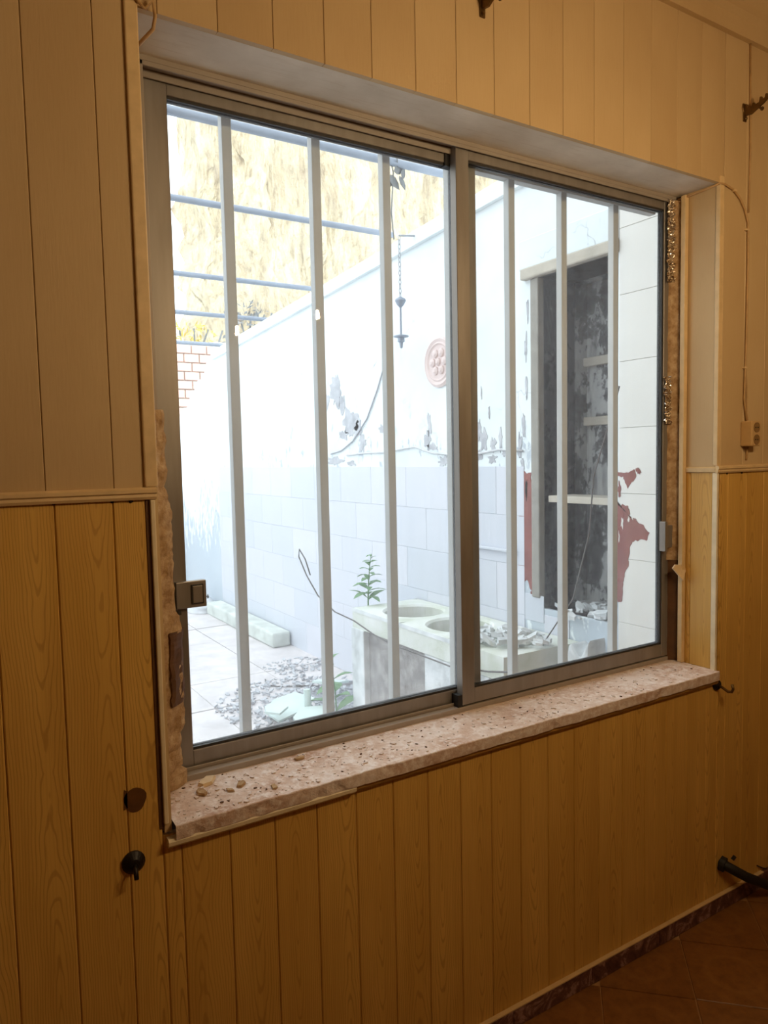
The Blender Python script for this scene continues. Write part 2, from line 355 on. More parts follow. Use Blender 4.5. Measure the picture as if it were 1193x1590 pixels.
# old glue mark where a hook was pulled off
c = pix(1, -.0005, 210, 1242)
MB().prism([(c.x+.021*math.cos(a)*(1+.1*math.sin(3*a)), c.z+.024*math.sin(a)) for a in [i*math.pi/9 for i in range(18)]], .0012, lambda u, v, w_: (u, -.0012+w_, v)).build('glue_mark', M['glue'], wf)
c = pix(1, -.0005, 195, 1242)
MB().prism([(c.x-.004, c.z-.02), (c.x+.003, c.z-.017), (c.x+.004, c.z+.016), (c.x-.002, c.z+.02)], .001, lambda u, v, w_: (u, -.0012+w_, v)).build('glue_mark', M['glue'], wf)

# floor of diagonal tiles
fl = struct(MB().box(X0, X1, YB, 0.014, -.12, -.003).build('floor', M['grout']))
T = .257; ft = MB().box(-T/2+.0015, T/2-.0015, -T/2+.0015, T/2-.0015, -.008, 0)
me0 = None
nx, ny = 1.336, -.21
for i in range(-18, 18):
    for j in range(-18, 18):
        u, v = (i+.5)*T, (j+.5)*T
        x, y = nx+(u-v)/math.sqrt(2), ny+(u+v)/math.sqrt(2)
        if X0+.1 < x < X1+.1 and -2.9 < y < .16:
            pts = [(x+a, y+b) for a, b in ((T/1.42, 0), (0, T/1.42), (-T/1.42, 0), (0, -T/1.42))]
            if max(p[1] for p in pts) > .012:       # cut at the wall
                if y > 0: continue
                q = T/math.sqrt(2)-.0017; h = .012-y
                out = [(0, -q), (q, 0)] + ([(q-h, h), (-q+h, h)] if h < q else [(0, q)]) + [(-q, 0)]
                o = MB().prism(out, .008, lambda a, b, c_: (a, b, c_-.008)).build('floor_tile', M['floor'], fl)
                o.location = (x, y, 0)
            else:
                if me0 is None:
                    o = ft.build('floor_tile', M['floor'], fl, bevel=.0015, seg=1); me0 = o
                else:
                    o = me0.copy(); COL.objects.link(o)
                o.location = (x, y, 0); o.rotation_euler = (0, 0, math.pi/4)
struct(MB().box(X0, X1, YB, 0.014, ZCEIL, ZCEIL+.1).build('ceiling', M['ceiling']))
struct(MB().box(X0-.1, X0, YB, .014, -.1, ZCEIL).build('wall_left', M['roomwall']))
struct(MB().box(X1, X1+.1, YB, .014, -.1, ZCEIL).build('wall_right', M['roomwall']))
struct(MB().box(X0, X1, YB-.1, YB, -.1, ZCEIL).build('wall_back', M['roomwall']))
struct(MB().box(X0-.1, X1+.1, YB-.1, WT, 3.1, 6.2).build('wall_sun_block', M['house']))  # unseen block added above the room to keep the sun off the courtyard
# baseboard pieces of marble with a pale strip on top
bb = struct(MB().box(X0, X1, -.001, .013, 0, ZBASE-.004).build('baseboard_front', M['backing']))
x = -.36
while x < X1-.02:
    b = min(x+.30, X1); MB().box(x+.0008, b-.0008, -.012, -.001, 0.0005, ZBASE-.004).build('marble_piece', M['marble'], bb, bevel=.0015, seg=1); x += .30
MB().box(X0, 2.0, -.014, -.001, ZBASE-.004, ZBASE-.0005).build('top_strip', M['creamtrim'], bb)
# mouldings
def run_x(name, prof, x0, x1, mat, parent=None):
    o = MB().prism(prof, x1-x0, lambda u, v, w_: (x0+w_, u, v)).build(name, mat, parent); return o
rprof = lambda z: [(.0, z-.012), (-.007, z-.011), (-.010, z-.006), (-.009, z-.001), (-.013, z+.002), (-.013, z+.008), (-.008, z+.012), (0, z+.012)]
struct(run_x('trim_1', rprof(ZRAIL), X0, XL-.004, M['creamtrim']))
struct(run_x('trim_2', rprof(ZRAIL), XR-.006, X1, M['creamtrim']))
t3 = struct(MB().prism([(-u, v) for u, v in [(-XR, ZRAIL-.010), (-XR+.006, ZRAIL-.008), (-XR+.008, ZRAIL+.004), (-XR, ZRAIL+.008)]], .125, lambda u, v, w_: (u, w_, v)).build('trim_3', M['creamtrim']))
struct(run_x('trim_4', [(0, ZCOR), (-.016, ZCOR), (-.018, ZCOR+.02), (-.022, ZCOR+.045), (-.035, ZCOR+.06), (-.036, ZCOR+.08), (-.06, ZCOR+.12), (-.085, ZCOR+.14), (-.09, ZCEIL), (0, ZCEIL)], X0, X1, M['cream']))
# corner beads round the opening
struct(MB().box(XL-.024, XL+.001, -.006, .012, ZRAIL+.012, ZH+.03).build('trim_5', M['creamtrim'], bevel=.003))
struct(MB().box(XR-.003, XR+.018, -.004, .012, ZRAIL+.012, ZH+.02).build('trim_6', M['creamtrim'], bevel=.002))
struct(MB().box(XR-.004, XR+.006, -.006, .012, ZS-.04, ZRAIL-.01).build('trim_7', M['palebead'], bevel=.002))
struct(MB().box(XL-.016, XL-.007, -.008, .012, ZS, ZRAIL-.012).build('trim_8', M['palebead'], bevel=.002))
struct(MB().box(XL-.024, XL-.0165, -.002, .012, ZS-.01, ZRAIL-.012).build('trim_9', M['darkwood'], bevel=.001))
# sill mouldings
struct(run_x('trim_10', [(0, .777), (-.012, .778), (-.019, .784), (-.020, .792), (-.016, .797), (0, .797)], XL-.012, .372, M['palebead']))
struct(run_x('trim_11', [(0, .779), (-.010, .780), (-.014, .786), (-.013, .793), (0, .795)], .372, XR+.004, M['woodtrim']))

# ------------------------------------------------------------------ the window
win = struct(empty('window_1', ((XL+XR)/2, .19, ZS)))
FX0, FX1 = -.02, 1.712
fr = MB().box(FX0, FX1, .150, .240, 2.347, ZH+.008).box(FX0, FX1, .158, .240, ZS-.004, .838)
fr.box(FX0, FX0+.03, .15, .24, .838, 2.347).box(FX1-.010, FX1+.02, .187, .196, .838, 2.347)
fr.box(FX0, FX1, .150, .154, 2.338, 2.347).box(FX0, FX1, .181, .185, 2.330, 2.347).box(FX0, FX1, .181, .185, .838, .846)
fr.build('frame', M['alu_frame'], win, bevel=.001, seg=1)
def sash(x0, x1, z0, z1, y0, y1, ws, wr, glass, gasket_y):
    s = MB().box(x0, x0+ws, y0, y1, z0, z1).box(x1-ws, x1, y0, y1, z0, z1).box(x0+ws, x1-ws, y0+.001, y1-.001, z1-wr, z1).box(x0+ws, x1-ws, y0+.001, y1-.001, z0, z0+wr)
    so = s.build('sash', M['alu'], win, bevel=.0012, seg=1)
    yc = (y0+y1)/2
    MB().box(x0+ws-.004, x1-ws+.004, yc-.002, yc+.002, z0+wr-.004, z1-wr+.004).build('pane', glass, so).location = -win.location
    so.children[-1].location = (0, 0, 0)
    g = MB()
    for yy in ((y0+yc)/2, (y1+yc)/2):
        g.box(x0+ws, x1-ws, yy-.003, yy+.003, z1-wr-.006, z1-wr).box(x0+ws, x1-ws, yy-.003, yy+.003, z0+wr, z0+wr+.006)
        g.box(x1-ws-.005, x1-ws, yy-.003, yy+.003, z0+wr, z1-wr)
    go = g.build('gasket', M['gasket'], so); go.location = (0, 0, 0)
    return so
def rebase(o, parent):      # children of a child: coordinates are already in the window's frame
    o.location = (0, 0, 0)
sl = sash(.002, .905, .842, 2.346, .190, .222, .066, .037, M['glass_l'], 0)
sr = sash(.815, 1.708, .842, 2.358, .160, .186, .043, .042, M['glass_r'], 0)
# draught blocks at the ends of the outer sash
MB().box(.800, .829, .187, .21, 2.30, 2.35).build('draught_block', M['blackrub'], win)
MB().box(.800, .818, .162, .19, .838, .872).build('draught_block', M['blackrub'], win)
# latches
lt = MB().box(.040, .108, .176, .190, 1.208, 1.268).build('latch', M['alu'], sl, bevel=.002); lt.location = (0, 0, 0)
MB().box(.073, .101, .173, .177, 1.216, 1.260).build('latch_slide', M['gasket'], lt, bevel=.001).location = (0, 0, 0)
MB().box(.076, .098, .1715, .1745, 1.219, 1.257).build('latch_slide', M['alu'], lt, bevel=.001).location = (0, 0, 0)
MB().box(.041, .049, .172, .178, 1.196, 1.206).build('latch_screw', M['gasket'], lt, bevel=.001).location = (0, 0, 0)
lt = MB().box(1.652, 1.664, .138, .162, 1.202, 1.302).build('latch', M['alu'], sr, bevel=.002); lt.location = (0, 0, 0)
MB().box(1.664, 1.712, .146, .160, 1.212, 1.288).build('latch_plate', M['alu'], lt, bevel=.002).location = (0, 0, 0)
# sill slab with a chipped front edge
def sillfn(u, v):
    x = XL+.002+u*(XR-XL-.004)
    prof = [(.165, .0), (.10, 0), (.05, 0), (.0, 0), (-.020, -.0003), (-.0218, -.002), (-.022, -.015), (-.021, -.030), (.0, -.032)]
    k = v*(len(prof)-1); i = min(int(k), len(prof)-2); f = k-i
    y = prof[i][0]*(1-f)+prof[i+1][0]*f; z = prof[i][1]*(1-f)+prof[i+1][1]*f
    nn = noise.fractal(Vector((x*22, y*22, z*22)), 1, 2, 4)
    chip = max(0, noise.noise(Vector((x*31, 3.3, z*30)))-.25)*.009 if y < -.012 else 0
    return (x, y+chip+.0008*nn, ZS+z+.0012*nn-(chip*.5 if z > -.006 else 0))
sl_ = MB().grid(180, 16, sillfn).build('sill', M['sill'], win)
# ------------------------------------------------------------------ broken plaster round the frame
def rough_strip(name, mat, parent, x0f, x1f, z0, z1, y, amp, nu=70, nv=7, seed=0, yb=None):
    """a ragged vertical strip; x0f/x1f give its edges at height z"""
    def fn(u, v):
        z = z0+u*(z1-z0); a, b = x0f(z), x1f(z)
        x = a+(b-a)*v
        n = noise.fractal(Vector((x*60+seed, z*38, seed)), .9, 2.1, 5)
        return (x, y + (yb-y if yb is not None else 0)*v + amp*n - (0 if 0 < v < 1 else -.004), z)
    mb = MB().grid(nu, nv, fn)
    o = mb.build(name, mat, parent); so = o.modifiers.new('thick', 'SOLIDIFY'); so.thickness = .012; so.offset = 1
    return o
nz1 = lambda z, k, s: noise.fractal(Vector((z*k, s, 0)), 1, 2, 4)
rough_strip('plaster_fill', M['plaster'], win, lambda z: -.035, lambda z: .014+.007*nz1(z, 30, 1)+(.018 if z < 1.2 else .007 if z < 1.45 else 0)-(.010 if .86 < z < .95 else 0), ZS+.002, 1.64, .120, .006, 90, 8, 2, .158)
rough_strip('plaster_fill', M['darkwood'], win, lambda z: .004+.006*nz1(z, 25, 7), lambda z: .036+.006*nz1(z, 34, 9), 1.01, 1.17, .132, .003, 30, 5, 5, .165)
rough_strip('plaster_fill', M['plaster'], win, lambda z: 1.684+.004*nz1(z, 24, 3), lambda z: XR+.001, 1.17, 2.345, .160, .004, 90, 6, 9, .126)
rough_strip('plaster_fill', M['darkwood'], win, lambda z: 1.688+.003*nz1(z, 20, 4), lambda z: XR+.001, ZS+.002, 1.17, .168, .002, 40, 4, 12, .126)
MB().box(1.699, 1.7165, .108, .124, ZS+.002, 2.352).build('jamb_batten', M['creamtrim'], win, bevel=.001, seg=1)
tp = MB().prism([(1.655, 1.150), (1.672, 1.160), (1.70, 1.157), (1.725, 1.165), (1.727, 1.148), (1.704, 1.118), (1.694, 1.105), (1.682, 1.120)], .004, lambda u, v, w_: (u, .098+w_+.25*(v-1.10), v)).build('torn_paper', M['paper'], win)
# re-seat window children (built in world coordinates)
for o in win.children:
    o.location = -Vector(win.location)
def crumple(z0, z1, x0, x1, y, seed):
    def fn(u, v):
        z = z0+u*(z1-z0); x = x0+v*(x1-x0)+.006*noise.noise(Vector((z*60, seed, 1)))
        n = noise.noise(Vector((x*150, z*150, seed)))+.6*noise.noise(Vector((x*330, z*330, seed)))
        return (x, y+.009*n, z)
    return MB().grid(int((z1-z0)*260), 12, fn)
f1 = crumple(2.085, 2.345, 1.664, 1.708, .146, 3).build('foil_strip', M['foil']); tag(f1, 'crumpled shiny foil stuffed beside the upper right window frame', 'foil', 'foil stuffing')
f2 = crumple(1.625, 1.78, 1.658, 1.688, .148, 8).build('foil_strip', M['foil']); tag(f2, 'short wad of shiny foil halfway down the right window frame', 'foil', 'foil stuffing')

# debris on the sill
fme = []
for k in range(5):
    n = random.randint(4, 6); pts = [(math.cos(a+random.uniform(-.3, .3)), .55*math.sin(a+random.uniform(-.3, .3))) for a in [2*math.pi*i/n for i in range(n)]]
    fme.append(pts)
big = [(.075, .125, .030, .5), (.30, .128, .016, .2), (.19, .02, .014, 1.2), (.105, .06, .014, 2.0), (.135, .075, .018, .9), (.05, .085, .020, 1.7)]
lab = ['largest flat plaster flake on the sill, against the left frame corner', 'plaster flake lying along the track under the first window bars', 'plaster flake close to the sill front edge near its left end',
       'plaster crumb midway across the left end of the sill', 'rounded plaster crumb beside the large flake on the sill', 'plaster crumb nearest the left jamb on the sill']
for (x, y, r, a), l in zip(big, lab):
    pts = random.choice(fme); h = r*.25
    o = MB().prism([(u*r, v*r) for u, v in pts], h, lambda u, v, w_: (u*(1-.15*w_/h), v*(1-.15*w_/h), w_)).build('plaster_flake', M['plaster'] if r < .025 else M['paper'])
    o.location = (x, y, ZS+.001); o.rotation_euler = (random.uniform(-.1, .1), random.uniform(-.1, .1), a); tag(o, l, 'debris', 'plaster flakes on the sill')
mb = MB()
for k in range(520):
    x = XL+.02+random.random()**1.25*(XR-XL-.04); y = random.uniform(-.012, .150); r = random.choice((.0016, .0022, .003, .0045, .006))
    pts = random.choice(fme); a = random.random()*6.28; ca, sa = math.cos(a), math.sin(a)
    mb.prism([(x+(u*ca-v*sa)*r, y+(u*sa+v*ca)*r) for u, v in pts], r*.5, lambda u, v, w_: (u, v, ZS+w_))
tag(mb.build('sill_grit', M['dust']), 'pale plaster grit strewn over the pink stone sill', 'debris', kind='stuff')
mb = MB()
for k in range(70):
    x = XL+.05+random.random()*(XR-XL-.08); y = random.uniform(-.01, .150); r = random.choice((.0015, .002, .003, .004))
    pts = random.choice(fme); a = random.random()*6.28; ca, sa = math.cos(a), math.sin(a)
    mb.prism([(x+(u*ca-v*sa)*r, y+(u*sa+v*ca)*r) for u, v in pts], r*.6, lambda u, v, w_: (u, v, ZS+w_))
tag(mb.build('sill_grit', M['darkwood']), 'dark specks of dirt strewn over the pink stone sill', 'debris', kind='stuff')

# ------------------------------------------------------------------ fittings on the wall
def bracket(x, z, label):
    e = empty('curtain_bracket', (x, 0, z)); tag(e, label, 'bracket', 'curtain rod brackets')
    MB().prism([(-.008, -.028), (.008, -.028), (.009, .0), (.014, .012), (.010, .026), (-.010, .026), (-.014, .012), (-.009, 0)], .004, lambda u, v, w_: (x+u, -.004+w_, z+v)).build('wall_plate', M['brass'], e, bevel=.001, seg=1)
    arm = [(0, -.010), (.020, -.014), (.060, .004), (.072, .012), (.072, .028), (.066, .028), (.064, .018), (.056, .016), (.054, .026), (.048, .026), (.046, .012), (.034, .010), (.030, .018), (.024, .017), (.022, .008), (.012, .008), (.006, .022), (0, .022)]
    MB().prism(arm, .009, lambda u, v, w_: (x-.0045+w_, -.004-u, z+v)).build('arm', M['brass'], e, bevel=.001, seg=1)
    MB().lathe([(.004, 0), (.005, .003), (.003, .006)], (x, -.004, z-.02), (0, -1, 0), 10).build('screw', M['brass'], e)
    MB().lathe([(.0035, -.004), (.0035, .012), (.006, .013), (.006, .016)], (x, -.05, z-.004), (1, 0, 0), 10).build('thumb_screw', M['brass'], e)
bracket(.775, 2.60, 'tarnished curtain bracket at the top edge above the window middle')
bracket(1.838, 2.592, 'tarnished curtain bracket on the upper right wall above the cable')
# tie-back hooks
e = empty('curtain_hook', (1.730, 0, .774)); tag(e, 'dark curved curtain hook under the right end of the sill', 'hook', 'curtain hooks')
MB().lathe([(.019, 0), (.019, .004), (.014, .010), (.007, .013)], (1.730, 0, .774), (0, -1, 0), 16).build('base', M['black'], e, smooth=False)
MB().tube([(1.730, -.008, .774), (1.731, -.025, .768), (1.733, -.040, .760), (1.735, -.052, .762), (1.736, -.056, .772), (1.735, -.053, .786)], .0045, 8).build('hook', M['brass'], e, smooth=True)
hx, hz = pix(1, 0, 207, 1338).x, pix(1, 0, 207, 1338).z
e = empty('curtain_hook', (hx, 0, hz)); tag(e, 'dark round knob with a broken hook on the lower left panelling', 'hook', 'curtain hooks')
MB().lathe([(.022, 0), (.022, .004), (.016, .010), (.010, .014), (.006, .015)], (hx, 0, hz), (0, -1, 0), 20).build('base', M['black'], e)
MB().tube([(hx, -.010, hz), (hx-.001, -.024, hz-.008), (hx-.001, -.028, hz-.022)], .0045, 8).build('hook', M['black'], e, smooth=True)
# double wall socket
e = empty('wall_socket', (1.868, 0, 1.545)); tag(e, 'ivory surface mounted double socket box on the right wall', 'socket')
MB().box(1.843, 1.893, -.040, 0, 1.545, 1.626).build('body', M['ivory'], e, bevel=.004)
for zc in (1.605, 1.566):
    o = MB().lathe([(.0165, .0), (.0165, .002), (.0145, .002), (.014, .0006)], (1.868, -.040, zc), (0, -1, 0), 20).build('outlet', M['hole'], e)
    MB().lathe([(.0022, 0), (.0022, .0022)], (1.862, -.040, zc), (0, -1, 0), 8).build('pin_hole', M['black'], o).location = (0, 0, 0)
    MB().lathe([(.0022, 0), (.0022, .0022)], (1.874, -.040, zc), (0, -1, 0), 8).build('pin_hole', M['black'], o).location = (0, 0, 0)
# cables
P = lambda px, py, y: tuple(pix(1, y, px, py))
c = [(XR-.012, .140, ZH-.012), (XR-.008, .09, ZH-.010), (XR-.007, .04, ZH-.008), (XR-.004, -.004, ZH-.004)]
c += [P(1126, 286, -.005), P(1140, 295, -.005), P(1150, 309, -.005), P(1157, 325, -.005), P(1162, 345, -.005), P(1162, 400, -.005), P(1160, 500, -.005), P(1158, 570, -.005), P(1156, 620, -.005), (1.866, -.007, 1.63)]
e = empty('socket_cable', (1.866, 0, 1.63)); tag(e, 'cream painted cable arching from the window corner down to the socket', 'cable')
MB().tube(c, .0035, 8).build('cord', M['cable'], e, smooth=True)
for px, py in ((1160, 357), (1157, 571), (1141, 296)):
    q = pix(1, -.005, px, py); MB().box(q.x-.007, q.x+.007, -.010, 0, q.z-.003, q.z+.003).build('clip', M['creamtrim'], e, bevel=.001, seg=1)
MB().tube([P(1158, 575, -.004), P(1160, 600, -.004), P(1160, 640, -.004), (1.872, -.006, 1.63)], .0025, 6).build('cord', M['cable'], e, smooth=True)
MB().tube([(1.868, -.012, 1.546), (1.872, -.006, 1.53), (1.874, -.004, 1.515), (1.874, -.003, 1.500)], .0035, 8).build('cord', M['cable'], e, smooth=True)
e2 = tag(MB().tube([P(1166, 68, -.004), P(1166, 160, -.004), P(1166, 230, -.004), P(1163, 330, -.004)], .003, 6).build('ceiling_cable', M['cable'], smooth=True), 'thin painted cable dropping from the cornice past the right bracket', 'cable')
e3 = tag(MB().tube([P(206, -40, -.008), P(212, 0, -.008), P(226, 14, -.010), P(237, 2, -.012), P(241, 25, -.012), P(238, 45, -.010), (XL+.008, .03, ZH-.05), (XL+.010, .09, ZH-.02), (XL+.012, .140, ZH-.004)], .0035, 8).build('corner_cable', M['cable'], smooth=True), 'loose cable looping round the upper left corner of the opening', 'cable')
# black pipe out of the wall near the floor
e = empty('waste_pipe', (1.80, 0, .13)); tag(e, 'black rubber pipe leaving the wall above the marble baseboard', 'pipe')
a = Vector(P(1124, 1342, -.012)); b = pix(1, -.05, 1160, 1362); c_ = pix(1, -.075, 1240, 1392)
MB().tube([(a.x, .01, a.z), (a.x+.004, -.018, a.z-.004), tuple(b), tuple(c_)], .016, 14).build('pipe', M['blackrub'], e, smooth=True)
MB().tube([(a.x-.001, .0, a.z), (a.x+.004, -.016, a.z-.003)], .024, 14).build('collar', M['blackrub'], e)
MB().tube([(a.x+.03, -.024, a.z+.012), (a.x+.038, -.028, a.z+.024)], .006, 8).build('valve_stub', M['blackrub'], e)
MB().tube([P(1176, 1344, -.004), P(1185, 1348, -.004), P(1198, 1350, -.004), P(1230, 1356, -.004)], .0022, 6).build('crack_wire', M['blackrub'], e)

# ------------------------------------------------------------------ lamps of the room (seen as reflections in the glass)
def pendant(x, y, z, k, label):
    e = empty('pendant_lamp', (x, y, z)); tag(e, label, 'lamp', 'bare bulbs')
    MB().lathe([(.0, -.0066), (.0035, -.0056), (.006, -.0028), (.0066, 0), (.0056, .004), (.004, .009), (.004, .03)], (x, y, z), (0, 0, 1), 20).build('bulb', mat_emit('glowing bulb', (1.0, .74, .42, 1), BULB*k), e, smooth=True)
    MB().lathe([(.014, .03), (.016, .035), (.016, .06), (.006, .066)], (x, y, z), (0, 0, 1), 16).build('socket', M['brass'], e)
    MB().tube([(x, y, z+.06), (x, y, ZCEIL-.02)], .003, 6).build('cord', M['blackrub'], e)
    MB().lathe([(.004, -.03), (.035, -.012), (.04, 0)], (x, y, ZCEIL), (0, 0, 1), 16).build('ceiling_rose', M['ivory'], e)
pendant(1.138, -1.2, 2.178, 1.0, 'bare warm bulb mirrored on the second window bar')
pendant(0.750, -1.2, 2.078, 0.6, 'bare warm bulb mirrored beside the first window bar')

# ------------------------------------------------------------------ window grille
g = empty('window_grille', (.85, .28, .70)); tag(g, 'pale grey steel window grille of upright square bars outside the glass', 'grille')
for x in (.010, .228, .460, .668, .884, 1.107, 1.324, 1.562):
    MB().box(x-.012, x+.012, .269, .293, .70, 2.345).build('bar', M['bar'], g, bevel=.0012, seg=1)
MB().box(-.05, 1.76, .268, .295, 2.345, 2.375).build('top_rail', M['bar'], g, bevel=.0012, seg=1)
MB().box(-.05, 1.76, .268, .295, .67, .70).build('bottom_rail', M['bar'], g, bevel=.0012, seg=1)
for x in (-.04, 1.75):
    MB().box(x-.01, x+.01, WT, .27, 2.35, 2.37).build('anchor', M['bar'], g); MB().box(x-.01, x+.01, WT, .27, .675, .695).build('anchor', M['bar'], g)

# ------------------------------------------------------------------ courtyard
NY0, NY1, NZ0, NZ1, ND = .80, 1.292, .755, 2.405, .34
TOP = 2.90
TOPF = lambda y: 2.86-.058*(y-1.6)
cw = MB().box(XW, XW+.25, WT, NY0, ZG-.3, NZ1).box(XW, XW+.25, NY1, 6.1, ZG-.3, NZ1).box(XW, XW+.25, NY0, NY1, ZG-.3, NZ0)
cw.prism([(WT, NZ1), (6.1, NZ1), (6.1, TOPF(6.1)), (WT, TOPF(WT))], .25, lambda u, v, w_: (XW+w_, u, v))
cw = struct(cw.build('wall_courtyard', M['courtwall']))
MB().box(XW+.25, XW+ND+.1, NY0-.15, NY1+.15, NZ0-.2, NZ1+.2).build('niche_mass', M['niche'], cw)
cw.children[-1].hide_render = False
bpy.data.objects.remove(cw.children[-1])
nb = MB().box(XW+ND, XW+ND+.05, NY0-.1, NY1+.3, NZ0-.1, NZ1+.1).box(XW+.02, XW+ND, NY1, NY1+.05, NZ0-.1, NZ1+.1).box(XW+.02, XW+ND, NY0-.05, NY0, NZ0-.1, NZ1+.1).box(XW+.0, XW+ND, NY0-.05, NY1+.05, NZ1, NZ1+.05).box(XW+.02, XW+ND, NY0-.05, NY1+.05, NZ0-.05, NZ0)
nb.build('niche', M['niche'], cw)
MB().box(XW+.02, XW+.20, NY0, NY1-.04, 1.295, 1.328).build('niche_shelf', M['beige'], cw, bevel=.003)
for z in (2.005, 1.70):
    MB().box(XW+ND-.03, XW+ND, .95, 1.29, z-.022, z+.022).build('batten', M['beige'], cw, bevel=.003)
MB().box(XW-.035, XW+.02, NY0-.012, NY1+.10, NZ1, NZ1+.055).build('lintel', M['beige'], cw, bevel=.008)
MB().box(XW-.012, XW+.03, NY1-.006, NY1+.05, NZ0+.05, NZ1).build('door_post', M['post'], cw, bevel=.006)
def ragged(axis_x, pts, th, name, mat, parent, amp=.012, seed=0, sub=5):
    """plate with a ragged outline on the courtyard wall plane; pts are (y, z)"""
    out = []
    for i, (a, b) in enumerate(pts):
        c, d = pts[(i+1) % len(pts)]
        for k in range(sub*3):
            f = k/sub/3; y, z = a+(c-a)*f, b+(d-b)*f
            out.append((y+amp*noise.fractal(Vector((y*22, z*22, seed)), .7, 2.2, 5), z+amp*1.5*noise.fractal(Vector((y*22, z*22, seed+9)), .7, 2.2, 5)))
    return MB().prism(out, th, lambda u, v, w_: (axis_x-w_, u, v)).build(name, mat, parent)
W = lambda px, py: (lambda q: (q.y, q.z))(pix(0, XW, px, py))
MB().box(XW-.016, XW, NY0-.012, NY1+.13, NZ1+.056, NZ1+.20).build('plaster_band', M['courtwall'], cw, bevel=.006)
# bare grey render beside the niche
def blob(px, py, ry, rz, seed, th=.003, x=XW, name='bare_render', mat='rough'):
    q = pix(0, x, px, py); cy, cz = q.y, q.z; out = []
    for k in range(36):
        a = 2*math.pi*k/36; n = 1+.75*noise.fractal(Vector((1.6*math.cos(a)+seed*7.3, 1.6*math.sin(a), seed)), .6, 2.3, 5)
        n = max(.25, n); out.append((cy+ry*n*math.cos(a), cz+rz*n*math.sin(a)))
    return MB().prism(out, th, lambda u, v, w_: (x-w_, u, v)).build(name, M[mat], cw)
for k, (px, py, ry, rz) in enumerate(((522, 607, .07, .10), (532, 628, .05, .06), (545, 655, .10, .09), (556, 668, .06, .05), (533, 676, .06, .035), (563, 688, .05, .05), (520, 716, .10, .03), (545, 720, .06, .02),
        (508, 625, .03, .05), (667, 660, .02, .07), (664, 684, .03, .05), (672, 694, .05, .02), (595, 665, .05, .03), (600, 688, .03, .03), (690, 716, .05, .03), (500, 690, .04, .04),
        (745, 668, .015, .05), (752, 685, .025, .05), (766, 690, .02, .035), (778, 682, .012, .05), (744, 706, .03, .03), (765, 712, .03, .02), (784, 704, .02, .02),
        (808, 690, .012, .06), (814, 660, .010, .05), (812, 720, .012, .04), (818, 600, .008, .05), (817, 540, .008, .06), (820, 480, .006, .05), (818, 760, .008, .05), (760, 640, .006, .03), (748, 610, .004, .03))):
    blob(px, py, ry, rz, k+1)
# tiles on the lower wall
ZT = 1.475; tm = {}
def wall_tile(y0, y1, z0, z1, proud=.004, mat='walltile'):
    key = (round(y1-y0, 3), round(z1-z0, 3), proud, mat)
    if key in tm:
        o = tm[key].copy(); COL.objects.link(o)
    else:
        o = MB().box(-proud, 0, .0007, y1-y0-.0007, .0007, z1-z0-.0007).build('wall_tile', M[mat], cw, bevel=.0015, seg=1); tm[key] = o
    o.location = (XW, y0, z0); return o
TH = (ZT-ZG)/6
for r in range(6):
    y = NY1+.11 - (.22 if r % 2 else 0)
    while y < 6.1:
        a, b = max(y, NY1+(.11 if r > 2 else .055)), min(y+.44, 6.1)
        if b-a > .03: wall_tile(a, b, ZG+r*TH, ZG+(r+1)*TH)
        y += .44
# full height white tiling near the house and the stub under the niche
z = ZG; zs = [ZG, .20, .487, .776, 1.065, 1.354, 1.642, 1.93, 2.217, 2.50, 2.84]
for i in range(len(zs)-1):
    wall_tile(WT, .50, zs[i], zs[i+1], mat='whitetile', proud=.010); wall_tile(.50, NY0-.012, zs[i], zs[i+1], mat='whitetile', proud=.010)
for i in range(2):
    wall_tile(NY0-.012, NY0+.29, zs[i], zs[i+1]); wall_tile(NY0+.29, NY1+.05, zs[i], zs[i+1])
wall_tile(NY1-.03, NY1+.11, ZG+3*TH-.02, ZG+3*TH+.12); wall_tile(NY0+.29, NY1-.031, zs[2], NZ0-.03)
# red patches where the tiling has lost its face
X2 = XW-.0100
W2 = lambda px, py: (lambda q: (q.y, q.z))(pix(0, X2, px, py))
ragged(X2, [W2(958, 733), W2(980, 733), W2(987, 730), W2(988, 740), W2(978, 752), W2(975, 756), W2(968, 740), W2(958, 738)], .0015, 'red_patch', M['rust'], cw, .010, 11)
ragged(X2, [W2(956, 775), W2(963, 782), W2(974, 786), W2(978, 802), W2(990, 815), W2(1003, 822), W2(1008, 828), W2(1003, 836), W2(985, 838), W2(979, 850), W2(977, 880), W2(968, 900), W2(966, 932), W2(954, 930)], .0015, 'red_patch', M['rust'], cw, .011, 12)
for k, (px, py, ry, rz) in enumerate(((992, 731, .010, .014), (962, 760, .008, .03), (966, 800, .012, .04), (1000, 826, .012, .018), (986, 812, .014, .02), (975, 795, .010, .02))):
    blob(px, py, ry, rz, k+60, .002, X2, 'red_patch', 'rust')
for k, (px, py, ry, rz) in enumerate(((967, 812, .006, .022), (977, 806, .005, .012), (962, 835, .003, .02))):
    blob(px, py, ry, rz, k+80, .0026, X2, 'tile_flake', 'whitetile')
ragged(XW, [W(806, 730), W(826, 735), W(832, 800), W(828, 930), W(820, 905), W(808, 902)], .003, 'red_patch', M['rust'], cw, .012, 13)
# coping along the top
run = MB().prism([(XW-.03, 0), (XW+.28, 0), (XW+.28, .07), (XW+.12, .095), (XW-.03, .085)], 5.85, lambda u, v, w_: (u, WT+w_, v+TOPF(WT+w_))).build('coping', M['courtwall'], cw)
